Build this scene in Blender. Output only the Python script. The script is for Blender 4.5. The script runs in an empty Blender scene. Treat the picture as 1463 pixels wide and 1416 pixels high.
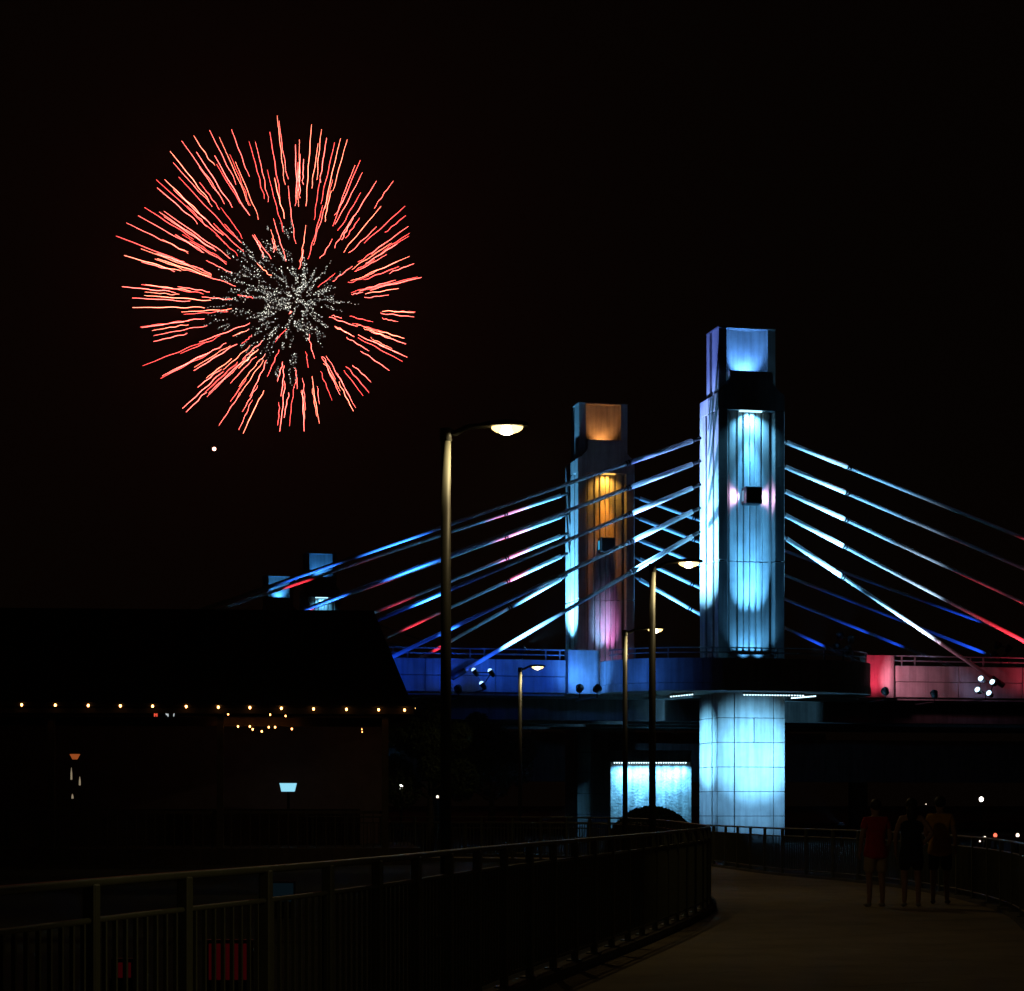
import bpy, bmesh, math, random
from mathutils import Vector, Matrix

# ------------------------------------------------------------------ camera, world, exposure
scene = bpy.context.scene
C = scene.collection
W, H, F = 1463.0, 1416.0, 3000.0       # photograph size and focal length in its pixels
CX, HZ, EYE = 731.5, 1150.0, 1.62      # principal column, horizon row, eye height (m)
cd = bpy.data.cameras.new('camera'); cam = bpy.data.objects.new('camera', cd); C.objects.link(cam)
cam.location = (0, 0, EYE); cam.rotation_euler = (math.pi/2, 0, 0)
cd.sensor_fit = 'HORIZONTAL'; cd.sensor_width = 36; cd.lens = F/W*36
cd.shift_y = (HZ-H/2)/W; cd.clip_start = .1; cd.clip_end = 5000
scene.camera = cam
world = bpy.data.worlds.new('World'); scene.world = world; world.use_nodes = True
wb = world.node_tree.nodes['Background']
wb.inputs[0].default_value = (1.0, .55, .32, 1); wb.inputs[1].default_value = .0013   # town glow in a night sky
scene.view_settings.view_transform = 'Standard'; scene.view_settings.look = 'None'
scene.view_settings.exposure = 0; scene.view_settings.gamma = 1
scene.view_settings.use_curve_mapping = False

random.seed(7)
PI = math.pi
TH = math.radians(13)                   # bridge axis, right end a little farther
U = Vector((math.cos(TH), math.sin(TH), 0)); V = Vector((-math.sin(TH), math.cos(TH), 0))
NB = Vector((9.96, 91.0, 0))            # foot of the front tower
def BW(a, b, z): return NB + U*a + V*b + Vector((0, 0, z))
def at(x, y, D): return Vector(((x-CX)/F*D, D, EYE+(HZ-y)/F*D))
def loc(x, y, b):                       # photograph point lying in the plane b of the bridge -> (a, b, z)
    k = (x-CX)/F
    D = (b+NB.x*V.x+NB.y*V.y)/(k*V.x+V.y)
    r = Vector((k*D-NB.x, D-NB.y, 0))
    return Vector((r.dot(U), b, EYE+(HZ-y)/F*D))

# ------------------------------------------------------------------ materials
MATS = {}
def nt(m): return m.node_tree.nodes, m.node_tree.links
def mat(name, col, rough=.7, metal=0, var=.25, scale=3, bump=.0, stain=0, spec=.4, bscale=None):
    m = bpy.data.materials.new(name); m.use_nodes = True; n, l = nt(m)
    p = n['Principled BSDF']; p.inputs['Roughness'].default_value = rough; p.inputs['Metallic'].default_value = metal
    p.inputs['Specular IOR Level'].default_value = spec
    tc = n.new('ShaderNodeTexCoord'); no = n.new('ShaderNodeTexNoise')
    no.inputs['Scale'].default_value = scale; no.inputs['Detail'].default_value = 8; no.inputs['Roughness'].default_value = .65
    l.new(tc.outputs['Object'], no.inputs['Vector'])
    r = n.new('ShaderNodeValToRGB')
    r.color_ramp.elements[0].position = .3; r.color_ramp.elements[1].position = .7
    r.color_ramp.elements[0].color = tuple(c*(1-var) for c in col)+(1,)
    r.color_ramp.elements[1].color = tuple(min(1, c*(1+var*.5)) for c in col)+(1,)
    l.new(no.outputs['Fac'], r.inputs['Fac']); out = r.outputs['Color']
    if stain:
        mp = n.new('ShaderNodeMapping'); mp.inputs['Scale'].default_value = (3.2, 3.2, .22)
        l.new(tc.outputs['Object'], mp.inputs['Vector'])
        n2 = n.new('ShaderNodeTexNoise'); n2.inputs['Scale'].default_value = 1.6; n2.inputs['Detail'].default_value = 6
        l.new(mp.outputs['Vector'], n2.inputs['Vector'])
        r2 = n.new('ShaderNodeValToRGB'); r2.color_ramp.elements[0].position = .35; r2.color_ramp.elements[1].position = .62
        r2.color_ramp.elements[0].color = (1-stain,)*3+(1,); r2.color_ramp.elements[1].color = (1, 1, 1, 1)
        l.new(n2.outputs['Fac'], r2.inputs['Fac'])
        mx = n.new('ShaderNodeMixRGB'); mx.blend_type = 'MULTIPLY'; mx.inputs[0].default_value = 1
        l.new(out, mx.inputs[1]); l.new(r2.outputs['Color'], mx.inputs[2]); out = mx.outputs['Color']
    l.new(out, p.inputs['Base Color'])
    if bump:
        n3 = n.new('ShaderNodeTexNoise'); n3.inputs['Scale'].default_value = bscale or scale*9; n3.inputs['Detail'].default_value = 5
        l.new(tc.outputs['Object'], n3.inputs['Vector'])
        b = n.new('ShaderNodeBump'); b.inputs['Strength'].default_value = bump; b.inputs['Distance'].default_value = .03
        l.new(n3.outputs['Fac'], b.inputs['Height']); l.new(b.outputs['Normal'], p.inputs['Normal'])
    MATS[name] = m; return m
def emi(name, col, s):
    m = bpy.data.materials.new(name); m.use_nodes = True; n, l = nt(m)
    n.remove(n['Principled BSDF']); e = n.new('ShaderNodeEmission')
    e.inputs[0].default_value = tuple(col)+(1,); e.inputs[1].default_value = s
    l.new(e.outputs[0], n['Material Output'].inputs[0]); MATS[name] = m; return m
M = MATS
mat('concrete', (.42, .41, .39), .85, 0, .22, 1.3, .25, .3)
mat('concrete_dark', (.25, .245, .235), .88, 0, .25, 1.1, .25, .4)
mat('shaded_girder', (.09, .085, .08), .9, 0, .3, 1.1, .25, .4); mat('rough_wall', (.40, .40, .39), .9, 0, .55, 2.2, 1.0, .45, bscale=9); mat('joint', (.10, .10, .10), .95)  # girder: streaked concrete, base colour darkened for shade under the deck
mat('path_concrete', (.32, .255, .16), .9, 0, .3, .9, .35, 0)
mat('kerb', (.13, .12, .09), .9, 0, .3, 2, .3)
mat('grass', (.014, .018, .008), .95, 0, .5, 2.5, .6)
mat('leaf', (.035, .055, .02), .7, 0, .5, 4)
mat('bark', (.06, .045, .03), .9, 0, .4, 6, .5)
mat('rail_paint', (.105, .11, .07), .5, .2, .2, 5, spec=.5)
mat('pole_paint', (.055, .054, .042), .5, 0, .12, 4, spec=.4)
mat('lamp_body', (.05, .05, .045), .45, .4, .2, 5)
mat('fixture', (.03, .03, .032), .5, .3, .2, 6)
mat('stay_sheath', (.62, .63, .64), .5, 0, .12, 2, spec=.4)
mat('steel_dark', (.03, .03, .032), .5, .5, .2, 5)
mat('rail_metal', (.24, .25, .26), .45, .5, .2, 4)
mat('fascia_stain', (.007, .005, .004), .85, 0, .4, 3); mat('shingle', (.012, .011, .010), .9, 0, .4, 5, .4)
mat('timber', (.055, .035, .02), .8, 0, .4, 3, .3, .3)
mat('plaster', (.34, .25, .26), .9, 0, .25, 1.5, .2)
mat('wire', (.01, .01, .01), .6)
mat('skin', (.33, .19, .13), .6, 0, .1, 6)
mat('hair', (.02, .014, .01), .6, 0, .3, 20)
mat('red_cloth', (.45, .012, .015), .9, 0, .2, 12)
mat('navy_cloth', (.012, .014, .03), .9, 0, .2, 12)
mat('yellow_cloth', (.50, .25, .02), .9, 0, .2, 12)
mat('tan_cloth', (.42, .32, .22), .9, 0, .2, 12)
mat('black_cloth', (.012, .012, .013), .9, 0, .2, 12)
mat('shoe', (.25, .22, .2), .7, 0, .3, 10)
emi('lens_white', (.55, .85, 1), 3); emi('lens_blue', (.35, .62, 1), 2.4); emi('lens_red', (1, .12, .1), 2)
emi('led_white', (.6, .9, 1), 3.5); emi('slot_ice', (.25, .5, .8), .6); emi('slot_cyan', (.05, .5, .9), .7); emi('bar_ice', (.4, .8, 1), 2.2); emi('bar_amber', (1, .5, .1), 1.6)
emi('lamp_lens', (1, .70, .24), 3.2); emi('lamp_core', (1, .88, .62), 14)
emi('bulb', (1, .40, .10), 14); emi('bulb_small', (1, .38, .09), 11)
emi('screen', (.30, .75, .95), 1.0); emi('neon_red', (1, .10, .05), .9); emi('neon_white', (.8, .9, .9), .8)
emi('glow_orange', (1, .22, .05), .28); emi('glow_cream', (1, .8, .5), .25)
emi('far_white', (1, .93, .85), 6); emi('far_red', (1, .15, .08), 2); emi('far_warm', (1, .8, .6), 2.5)
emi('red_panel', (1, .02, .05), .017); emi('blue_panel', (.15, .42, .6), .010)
emi('star_a', (1, .125, .10), 10); emi('star_b', (1, .18, .11), 10); emi('star_c', (1, .08, .07), 7)
emi('glitter_a', (.9, .88, .76), 1.7); emi('glitter_b', (.75, .78, .72), .6); emi('spark', (1, .5, .35), 7)

# ------------------------------------------------------------------ helpers
def tag(o, label=None, cat=None, group=None, kind=None):
    if label: o['label'] = label
    if cat: o['category'] = cat
    if group: o['group'] = group
    if kind: o['kind'] = kind
    return o
def thing(name, label, cat, p=(0, 0, 0), rz=0, group=None):
    o = bpy.data.objects.new(name, None); C.objects.link(o); o.location = p; o.rotation_euler = (0, 0, rz)
    o.empty_display_size = .2
    return tag(o, label, cat, group)
def obj(name, bm, m, parent=None, smooth=False):
    if isinstance(bm, bmesh.types.BMesh):
        me = bpy.data.meshes.new(name); bm.normal_update(); bm.to_mesh(me); bm.free()
        me.materials.append(M[m] if isinstance(m, str) else m)
        if smooth: me.polygons.foreach_set('use_smooth', [True]*len(me.polygons))
    else: me = bm
    o = bpy.data.objects.new(name, me); C.objects.link(o)
    if parent: o.parent = parent
    return o
def box(bm, a0, a1, b0, b1, z0, z1):
    vs = [bm.verts.new(p) for p in ((a0,b0,z0),(a1,b0,z0),(a1,b1,z0),(a0,b1,z0),(a0,b0,z1),(a1,b0,z1),(a1,b1,z1),(a0,b1,z1))]
    for f in ((0,3,2,1),(4,5,6,7),(0,1,5,4),(1,2,6,5),(2,3,7,6),(3,0,4,7)): bm.faces.new([vs[i] for i in f])
    return vs
def bx(*a):
    bm = bmesh.new(); box(bm, *a); return bm
def bev(bm, w=.02, seg=1):
    bmesh.ops.bevel(bm, geom=bm.edges[:], offset=w, segments=seg, affect='EDGES'); return bm
def prism(bm, pts, z0, z1, axis='z'):   # polygon extruded; axis 'z': pts (a,b); axis 'y': pts (a,z) between b=z0..z1
    f = (lambda p, h: (p[0], p[1], h)) if axis == 'z' else (lambda p, h: (p[0], h, p[1]))
    lo = [bm.verts.new(f(p, z0)) for p in pts]; hi = [bm.verts.new(f(p, z1)) for p in pts]; n = len(pts)
    for i in range(n): bm.faces.new((lo[i], lo[(i+1) % n], hi[(i+1) % n], hi[i]))
    bm.faces.new(lo[::-1]); bm.faces.new(hi)
    bmesh.ops.recalc_face_normals(bm, faces=bm.faces[:]); return bm
def frame(d):
    d = d.normalized(); x = d.cross(Vector((0, 0, 1)))
    if x.length < 1e-4: x = Vector((1, 0, 0))
    x.normalize(); return x, x.cross(d).normalized()
def tube(bm, pts, r, n=8, cap=True):
    pts = [Vector(p) for p in pts]; rings = []
    for i, p in enumerate(pts):
        d = pts[min(i+1, len(pts)-1)]-pts[max(i-1, 0)]; x, y = frame(d)
        rr = r[i] if isinstance(r, (list, tuple)) else r
        rings.append([bm.verts.new(p+(x*math.cos(2*PI*k/n)+y*math.sin(2*PI*k/n))*rr) for k in range(n)])
    for i in range(len(rings)-1):
        for k in range(n): bm.faces.new((rings[i][k], rings[i+1][k], rings[i+1][(k+1) % n], rings[i][(k+1) % n]))
    if cap: bm.faces.new(rings[0]); bm.faces.new(rings[-1][::-1])
    bmesh.ops.recalc_face_normals(bm, faces=bm.faces[:]); return bm
def tb(*a, **k): return tube(bmesh.new(), *a, **k)
def ball(bm, c, r, sx=1, sy=1, sz=1, u=10, v=6):
    bmesh.ops.create_uvsphere(bm, u_segments=u, v_segments=v, radius=r,
        matrix=Matrix.Translation(c) @ Matrix.Diagonal((sx, sy, sz, 1))); return bm
ALB = .4
def spot(name, src, aim, L, col, ang, blend=.6, size=.12, parent=None):
    """world-space lamp giving about radiance L on a concrete face at its aim"""
    src = Vector(src); aim = Vector(aim); d = aim-src
    ld = bpy.data.lights.new(name, 'SPOT'); ld.energy = L*PI/ALB*4*PI*d.length_squared
    ld.color = col; ld.spot_size = math.radians(ang); ld.spot_blend = blend; ld.shadow_soft_size = size
    o = bpy.data.objects.new(name, ld); C.objects.link(o)
    mw = Matrix.Translation(src) @ d.to_track_quat('-Z', 'Y').to_matrix().to_4x4()
    if parent:
        bpy.context.view_layer.update(); o.parent = parent; o.matrix_parent_inverse = parent.matrix_world.inverted()
    o.matrix_world = mw
    return o
WHITE = (.22, .62, 1.0); ICE = (.10, .44, 1.0); BLUE = (.008, .085, 1.0); RED = (1, .03, .05)
VIOLET = (.42, .45, 1.0); AMBER = (1, .40, .06); PINK = (1, .32, .62)

# ------------------------------------------------------------------ ground, path
bm = bmesh.new(); vs = [bm.verts.new(p) for p in ((-1500, -60, 0), (1500, -60, 0), (1500, 2500, 0), (-1500, 2500, 0))]
bm.faces.new(vs); tag(obj('ground', bm, 'grass'), kind='structure')
LEFT = [(-4.1, .0), (-2.95, 4.2), (-1.80, 9.3), (-1.22, 11.4), (-.70, 13.6), (.0, 17.2), (.83, 20.9), (1.75, 25), (2.62, 29.2), (2.95, 31), (3.3, 34), (3.45, 40), (3.5, 47), (3.3, 53), (2.6, 56.5), (0, 59.5), (-4, 61), (-12, 62.5)]
RIGHT = [(3.6, 2), (4.3, 12), (5.2, 19), (6.3, 25.5), (7.25, 31), (7.62, 36), (7.5, 40.5), (7.0, 44.2), (6.15, 47.5), (5.75, 50), (5.2, 55), (4.7, 58.3), (3.4, 61.5), (1, 64), (-4, 66), (-12, 68)]
def smooth_path(pts, n=6):
    out = []; P = [Vector((p[0], p[1], 0)) for p in pts]
    for i in range(len(P)-1):
        p0, p1, p2, p3 = P[max(i-1, 0)], P[i], P[i+1], P[min(i+2, len(P)-1)]
        for k in range(n):
            t = k/n
            out.append(.5*((2*p1)+(p2-p0)*t+(2*p0-5*p1+4*p2-p3)*t*t+(3*p1-p0-3*p2+p3)*t**3))
    return out+[P[-1]]
LP, RP = smooth_path(LEFT), smooth_path(RIGHT)
def resample(P, step):
    out = [P[0]]; acc = 0; last = P[0]
    for p in P[1:]:
        while (p-last).length >= step-acc:
            d = (p-last).normalized(); last = last+d*(step-acc); out.append(last); acc = 0
        acc += (p-last).length; last = p
    return out
def length(P): return sum((P[i+1]-P[i]).length for i in range(len(P)-1))
def param(P, n):
    L = length(P); return resample(P, L/(n-1)*.99999)[:n]
a, b = param(LP, 61), param(RP, 61)
bm = bmesh.new(); va = [bm.verts.new((p.x, p.y, .004)) for p in a]; vb = [bm.verts.new((p.x, p.y, .004)) for p in b]
for i in range(min(len(va), len(vb))-1): bm.faces.new((va[i], vb[i], vb[i+1], va[i+1]))
path = tag(obj('path', bm, 'kerb'), kind='structure')
for i in range(0, min(len(a), len(b))-2, 2):        # poured bays between saw-cut joints
    bm = bmesh.new(); lo_, hi_ = [], []
    e = [(a[i]+(a[i+1]-a[i]).normalized()*.009, b[i]+(b[i+1]-b[i]).normalized()*.009), (a[i+1], b[i+1]), (a[i+2]-(a[i+2]-a[i+1]).normalized()*.009, b[i+2]-(b[i+2]-b[i+1]).normalized()*.009)]
    R = [[bm.verts.new((p.x, p.y, z)) for p, z in ((l, .0045), (l, .012), (r, .012), (r, .0045))] for l, r in e]
    for r, q_ in zip(R, R[1:]):
        for k in range(3): bm.faces.new((r[k], q_[k], q_[k+1], r[k+1]))
    bm.faces.new(R[0]); bm.faces.new(R[-1][::-1]); bmesh.ops.recalc_face_normals(bm, faces=bm.faces[:])
    obj('slab', bm, 'path_concrete', path)

def offset(P, d):
    out = []
    for i, p in enumerate(P):
        t = (P[min(i+1, len(P)-1)]-P[max(i-1, 0)]).normalized(); out.append(p+Vector((-t.y, t.x, 0))*d)
    return out
def strip_wall(P, w, z0, z1):
    bm = bmesh.new(); A, B = offset(P, w/2), offset(P, -w/2); rows = []
    for p, q in zip(A, B): rows.append([bm.verts.new((p.x, p.y, z0)), bm.verts.new((p.x, p.y, z1)), bm.verts.new((q.x, q.y, z1)), bm.verts.new((q.x, q.y, z0))])
    for r, s in zip(rows, rows[1:]):
        for k in range(4): bm.faces.new((r[k], s[k], s[(k+1) % 4], r[(k+1) % 4]))
    bm.faces.new(rows[0]); bm.faces.new(rows[-1][::-1]); bmesh.ops.recalc_face_normals(bm, faces=bm.faces[:]); return bm
# kerbs under the railings, just outside the path sheet
tag(obj('kerb', strip_wall(offset(LP, .12), .22, 0, .10), 'kerb'), kind='structure')
tag(obj('kerb', strip_wall(offset(RP, -.12), .22, 0, .06), 'kerb'), kind='structure')

def railing(P, h, label, lo, hi, zb, sp):
    """posts, handrail, second rail, bottom rail and pickets along P; pickets inside y range singly"""
    t = thing('path_railing', label, 'railing', P[0])
    o0 = P[0]; Q = [p-o0 for p in P]; up = lambda p, z: Vector((p.x, p.y, z))
    obj('handrail', tb([up(p, h) for p in Q], .021, 8), 'rail_paint', t, True)
    obj('upper_rail', tb([up(p, h-.17) for p in Q], .016, 6), 'rail_paint', t, True)
    obj('bottom_rail', tb([up(p, zb+.10) for p in Q], .016, 6), 'rail_paint', t, True)
    pm = bpy.data.meshes.new('post'); bm = bx(-.032, .032, -.032, .032, zb, h-.005); bev(bm, .008)
    box(bm, -.07, .07, -.07, .07, zb-.002, zb+.014); bm.to_mesh(pm); bm.free(); pm.materials.append(M['rail_paint'])
    for p in resample(Q, sp):
        o = obj('post', pm, None, t); o.location = (p.x, p.y, 0)
        q = min(range(len(Q)-1), key=lambda i: (Q[i]-p).length); d = Q[q+1]-Q[q]; o.rotation_euler.z = math.atan2(d.y, d.x)
    km = bpy.data.meshes.new('picket'); bm = bx(-.0095, .0095, -.0095, .0095, zb+.10, h-.17); bm.normal_update(); bm.to_mesh(km); bm.free(); km.materials.append(M['rail_paint'])
    far = bmesh.new()
    for p in resample(Q, .112):
        y = p.y+o0.y
        if lo <= y <= hi and p.x+o0.x > -2.9:
            o = obj('picket', km, None, t); o.location = (p.x, p.y, 0)
            q = min(range(len(Q)-1), key=lambda i: (Q[i]-p).length); d = Q[q+1]-Q[q]; o.rotation_euler.z = math.atan2(d.y, d.x)
        else: tube(far, [(p.x, p.y, zb+.10), (p.x, p.y, h-.17)], .012, 4, False)
    f = obj('far_pickets', far, 'rail_paint', t); f['kind'] = 'stuff'
    return t
railing(resample(offset(LP, .12), .14)[3:], 1.27, 'olive picket railing along the grass and restaurant edge of the path', 7, 32, .10, 1.03)
railing(resample(offset(RP, -.12), .3), 1.08, 'olive picket railing along the bridge edge of the path behind three people', 19, 47, .06, 1.45)

# ------------------------------------------------------------------ towers
def cyl_niche(a0, a1, b, depth, n=14):
    c, h = (a0+a1)/2, (a1-a0)/2
    return [(c-h*math.cos(PI*k/n), b+depth*math.sin(PI*k/n)) for k in range(n+1)]
ZP, ZJ, ZS, ZT, ZC = 6.45, 12.05, 18.5, 19.2, 22.1
def tower(a, b, label, detail=True, slot='slot_ice', bar='bar_ice'):
    t = thing('bridge_tower', label, 'tower', BW(a, b, 0), TH, 'towers of the twin bridges')
    # pier with its facing panels
    pier = obj('pier', bx(-1.40, 1.40, -1.15, 1.15, -.3, ZP+1.6), 'joint', t)
    rows = [(-.05, 1.129), (1.151, 2.179), (2.201, 3.229), (3.251, 4.279), (4.301, 5.329), (5.351, ZP+1.0)]
    cols = [(-1.50, -.772, -1.20), (-.748, .982, -1.26), (1.004, 1.50, -1.26)]
    if detail:
        for i, (z0, z1) in enumerate(rows):
            for (p0, p1, f) in cols:
                segs = [(p0, p1)]
                if i == 4 and p0 < -.7 and p0 > -1: segs = [(p0, .10), (.13, p1)]
                for s0, s1 in segs: obj('panel', bev(bx(s0, s1, f, -1.152, z0, z1), .012), 'concrete', pier)
            for s in (-1, 1):
                for (q0, q1) in ((-1.14, -.56), (-.42, 1.25)):
                    segs = [(q0, q1)] if i != 4 or q0 < -1 else [(q0, .4), (.43, q1)]
                    for g0, g1 in segs:
                        x0, x1 = sorted((s*1.402, s*1.52)); obj('panel', bev(bx(x0, x1, g0, g1, z0, z1), .012), 'concrete', pier)
    # shaft: core, corner pilasters, fluted centre, side strips (two lifts with a joint between)
    core = obj('core', bx(-1.36, 1.36, -.74, 1.25, ZP+1.0, ZT-.1), 'concrete', t)
    obj('back_face', bx(-1.36, 1.36, 1.252, 1.33, ZP+1.0, ZT-.12), 'concrete', t)
    for (z0, z1) in ((ZP+1.1, ZJ-.02), (ZJ+.02, ZS-.002)):
        for s in (-1, 1):
            p0, p1 = sorted((s*1.5, s*1.05))
            obj('pilaster', bev(bx(p0, p1, -1.25, -.743, z0, z1), .025), 'concrete', t)
            bm = bmesh.new()
            x0, x1 = sorted((s*1.363, s*1.5))
            for (q0, q1) in ((-.739, -.76),):
                pass
            obj('side_strip', bev(bx(x0, x1, -.47, .25, z0, z1 if z0 > ZJ else z1), .02), 'concrete', t)
            obj('side_strip', bev(bx(x0, x1, .50, 1.25, z0, z1), .02), 'concrete', t)
        # flutes: profile with five grooves, extruded upward
        pts = [(-.88, -.745), (-.88, -.96)]
        for k in range(5):
            g = -.56+.28*k
            pts += [(g-.055, -.96), (g-.04, -.84), (g+.04, -.84), (g+.055, -.96)]
        pts += [(.88, -.96), (.88, -.745)]
        ze = z0 if z0 > ZJ else z0
        fl = obj('fluted_panel', prism(bmesh.new(), pts, z0+ (0 if z0 > ZJ else .35), z1, 'z'), 'concrete', t)
    # base plinth of the fluted panel
    obj('panel_sill', bx(-1.04, 1.04, -1.10, -.744, ZP+1.1, ZP+1.44), 'concrete', t)
    # side heads
    for s in (-1, 1):
        x0, x1 = sorted((s*1.363, s*1.5))
        obj('side_head', bev(bx(x0, x1, -.742, .02, ZS+.003, ZT), .02), 'concrete', t)
        obj('side_head', bev(bx(x0, x1, .10, 1.25, ZS+.003, ZT), .02), 'concrete', t)
    # stepped front head, dark from below
    hd = [(-1.5, ZS+.002), (1.5, ZS+.002), (1.5, ZT), (1.30, ZT+.12), (.97, 19.68), (.97, 20.17), (-.97, 20.17), (-.97, 19.68), (-1.30, ZT+.12), (-1.5, ZT)]
    obj('stepped_head', prism(bmesh.new(), hd, -1.25, -.745, 'y'), 'concrete', t)
    # cap with a concave niche and notched sides
    out = [(-1.28, .55), (-1.28, .98), (1.28, .98), (1.28, .55), (1.16, .55), (1.16, .22), (1.28, .22), (1.28, -.70)]
    out += cyl_niche(-.93, .93, -.70, .52)[::-1]
    out += [(-1.28, -.70), (-1.28, .22), (-1.16, .22), (-1.16, .55)]
    cap = obj('cap', prism(bmesh.new(), out, ZT-.09, ZC, 'z'), 'concrete', t)
    obj('cap_coping', prism(bmesh.new(), [(-1.30, -.72), (1.30, -.72), (1.30, 1.0), (-1.30, 1.0)], ZC+.002, ZC+.06), 'concrete_dark', t)
    # box luminaire half way up the flutes with slots at both sides
    bl = obj('box_luminaire', bev(bx(-.36, .36, -1.62, -.962, 14.45, 15.2), .03), 'fixture', t)
    for s in (-1, 1):
        x0, x1 = sorted((s*.362, s*.375)); obj('slot', bx(x0, x1, -1.3, -1.05, 14.6, 15.05), slot, bl)
    fx = obj('head_downlight', bx(-.5, .5, -1.20, -1.06, ZS-.06, ZS-.001), bar, t)
    for k in range(5):
        g = -.56+.28*k; obj('flute_uplight', bx(g-.05, g+.05, -1.08, -.99, ZP+1.442, ZP+1.50), 'fixture', t)
    return t
def tw(a, b):
    return lambda p: BW(a+p[0], b+p[1], p[2])
tN = tower(0, 0, 'ice blue fluted concrete tower standing on a panelled pier in the rounded bastion')
tM = tower(-1.48, 17.8, 'fluted concrete tower with amber lit niche and pink lit base', True, 'slot_cyan', 'bar_amber')
tA = tower(-6.84, 84.6, 'far blue lit concrete tower next to the far bridge, its flutes showing above the roof', False)
tB = tower(-8.2, 102.2, 'farthest concrete tower with only its blue niche above the restaurant roof', False)

def tower_lights(t, a, b, niche, top, low, box_c, k=1.0, kn=1.0, down=None, ulo=(11.5, 27, 2.1)):
    f = tw(a, b)
    spot('niche_lamp', f((0, -.66, 19.75)), f((0, -.22, 21.2)), 2.3*kn, niche, 92, 1, .08, t)
    spot('downlight_lamp', f((0, -1.33, 18.42)), f((0, -.96, 17.6)), 5.0*k, top, 130, 1, .04, t)
    if down: spot('downlight_lamp', f((0, -1.45, 18.40)), f((0, -.96, 15.2)), 2.2*k, down, 34, 1, .04, t)
    for i, cc in enumerate(low):
        x = (-.28, .28)[i]
        spot('uplight_lamp', f((x*1.2, -2.4, 7.7)), f((x*.7, -.96, ulo[0])), ulo[2]*k, cc, ulo[1], 1, .04, t)
        spot('uplight_lamp', f((x*1.2, -1.5, 7.7)), f((x, -.96, 9.6)), .35*k, cc, 90, 1, .04, t)
    if box_c:
        for s in (-1, 1):
            spot('box_lamp', f((s*.44, -1.20, 14.83)), f((s*.80, -.96, 14.83)), 2.2*k, box_c, 120, .8, .03, t)
tower_lights(tN, 0, 0, (.10, .34, 1), (.15, .56, 1), ((.11, .48, 1), (.11, .48, 1)), (.95, .55, 1), 1.9, 1.5, (.10, .48, 1))
tower_lights(tM, -1.48, 17.8, (1, .36, .09), (1, .46, .06), ((.30, .50, 1), (.75, .20, .62)), None, .6, .32, (1, .30, .03), (10.6, 24, 3.2))
tower_lights(tA, -6.84, 84.6, (.05, .34, 1), (.13, .56, 1), (), None, .6, .6)
tower_lights(tB, -8.2, 102.2, (.07, .40, 1), (.13, .56, 1), (), None, .6, .8)

# ------------------------------------------------------------------ decks
EZ = 6.62                               # roadway level
def deck(name, label, b0, b1, bastion, a_tow=0):
    t = thing(name, label, 'bridge', BW(a_tow, b0, 0), TH)
    D = b1-b0
    obj('deck_slab', bx(-75, 75, .78, D-.78, 6.28, EZ), 'concrete_dark', t)
    for g in (3.4, 7.0, 10.6, 14.2):
        if g < D-1.5: obj('girder', bx(-75, 75, g-.35, g+.35, 5.35, 6.277), 'shaded_girder', t)
    edges = [(-75, -7.75, 1), (7.3, 75, 1)] if bastion else [(-75, 75, 1)]
    if bastion: near = edges
    else: near = [(-75, 75, 1)]
    for (e0, e1, _) in near:
        n = max(1, round((e1-e0)/3.05)); w = (e1-e0)/n
        for i in range(n):
            x0, x1 = e0+i*w+.012, e0+(i+1)*w-.012
            if x1 < -42 or x0 > 42: continue
            obj('parapet_panel', bev(bx(x0, x1, .45, .775, 7.10, 7.80), .02), 'concrete', t)
            obj('fascia_panel', bev(bx(x0, x1, .49, .775, 6.40, 7.08), .02), 'concrete', t)
    obj('far_parapet', bx(-75, 75, D-.775, D-.45, 6.40, 7.80), 'concrete', t)
    # pipe railing on the near parapet
    for (e0, e1, _) in near:
        e0, e1 = max(e0, -42), min(e1, 42)
        for z in (8.02, 8.24): obj('deck_rail', tb([(e0, .62, z), (e1, .62, z)], .035, 6), 'rail_metal', t)
        x = e0+.4
        while x < e1:
            for q in (0, .62): 
                if x+q < e1: obj('rail_post', bx(x+q-.03, x+q+.03, .59, .65, 7.80, 8.26), 'rail_metal', t)
            x += 3.3
    return t
dk = deck('stay_bridge', 'near cable stayed bridge deck with blue and red washed parapet and rounded bastion', 0, 17.8, True)
dk2 = deck('stay_bridge', 'far cable stayed bridge deck beyond the dark flat girder bridge', 84.6, 102.2, False, -7)
# bastion: rounded balcony about the front tower (parts of the near deck)
A0, A1, BD = -6.25, 5.75, 3.35
ac, ah = (A0+A1)/2, (A1-A0)/2
def arc(k, n, dr=0):
    th = PI*k/n; e = .8
    c, s = math.cos(th), math.sin(th)
    return (ac-(ah-dr)*math.copysign(abs(c)**e, c), .40-(BD+.40-dr)*abs(s)**e)
n = 44
def arc_wall(dr0, dr1, z0, z1, k0=0, k1=n):
    bm = bmesh.new(); R = []
    for k in range(k0, k1+1):
        p, q = arc(k, n, dr0), arc(k, n, dr1)
        R.append([bm.verts.new((p[0], p[1], z0)), bm.verts.new((p[0], p[1], z1)), bm.verts.new((q[0], q[1], z1)), bm.verts.new((q[0], q[1], z0))])
    for r, s in zip(R, R[1:]):
        for j in range(4): bm.faces.new((r[j], s[j], s[(j+1) % 4], r[(j+1) % 4]))
    bm.faces.new(R[0]); bm.faces.new(R[-1][::-1]); bmesh.ops.recalc_face_normals(bm, faces=bm.faces[:]); return bm
obj('bastion_parapet', arc_wall(0, .3, 6.72, 7.74), 'concrete', dk)
obj('bastion_lip', arc_wall(-.03, .3, 6.38, 6.70), 'concrete', dk)
pts = [arc(k, n, .302) for k in range(n+1)]+[(A1-.3, .776), (A0+.3, .776)]
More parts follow.
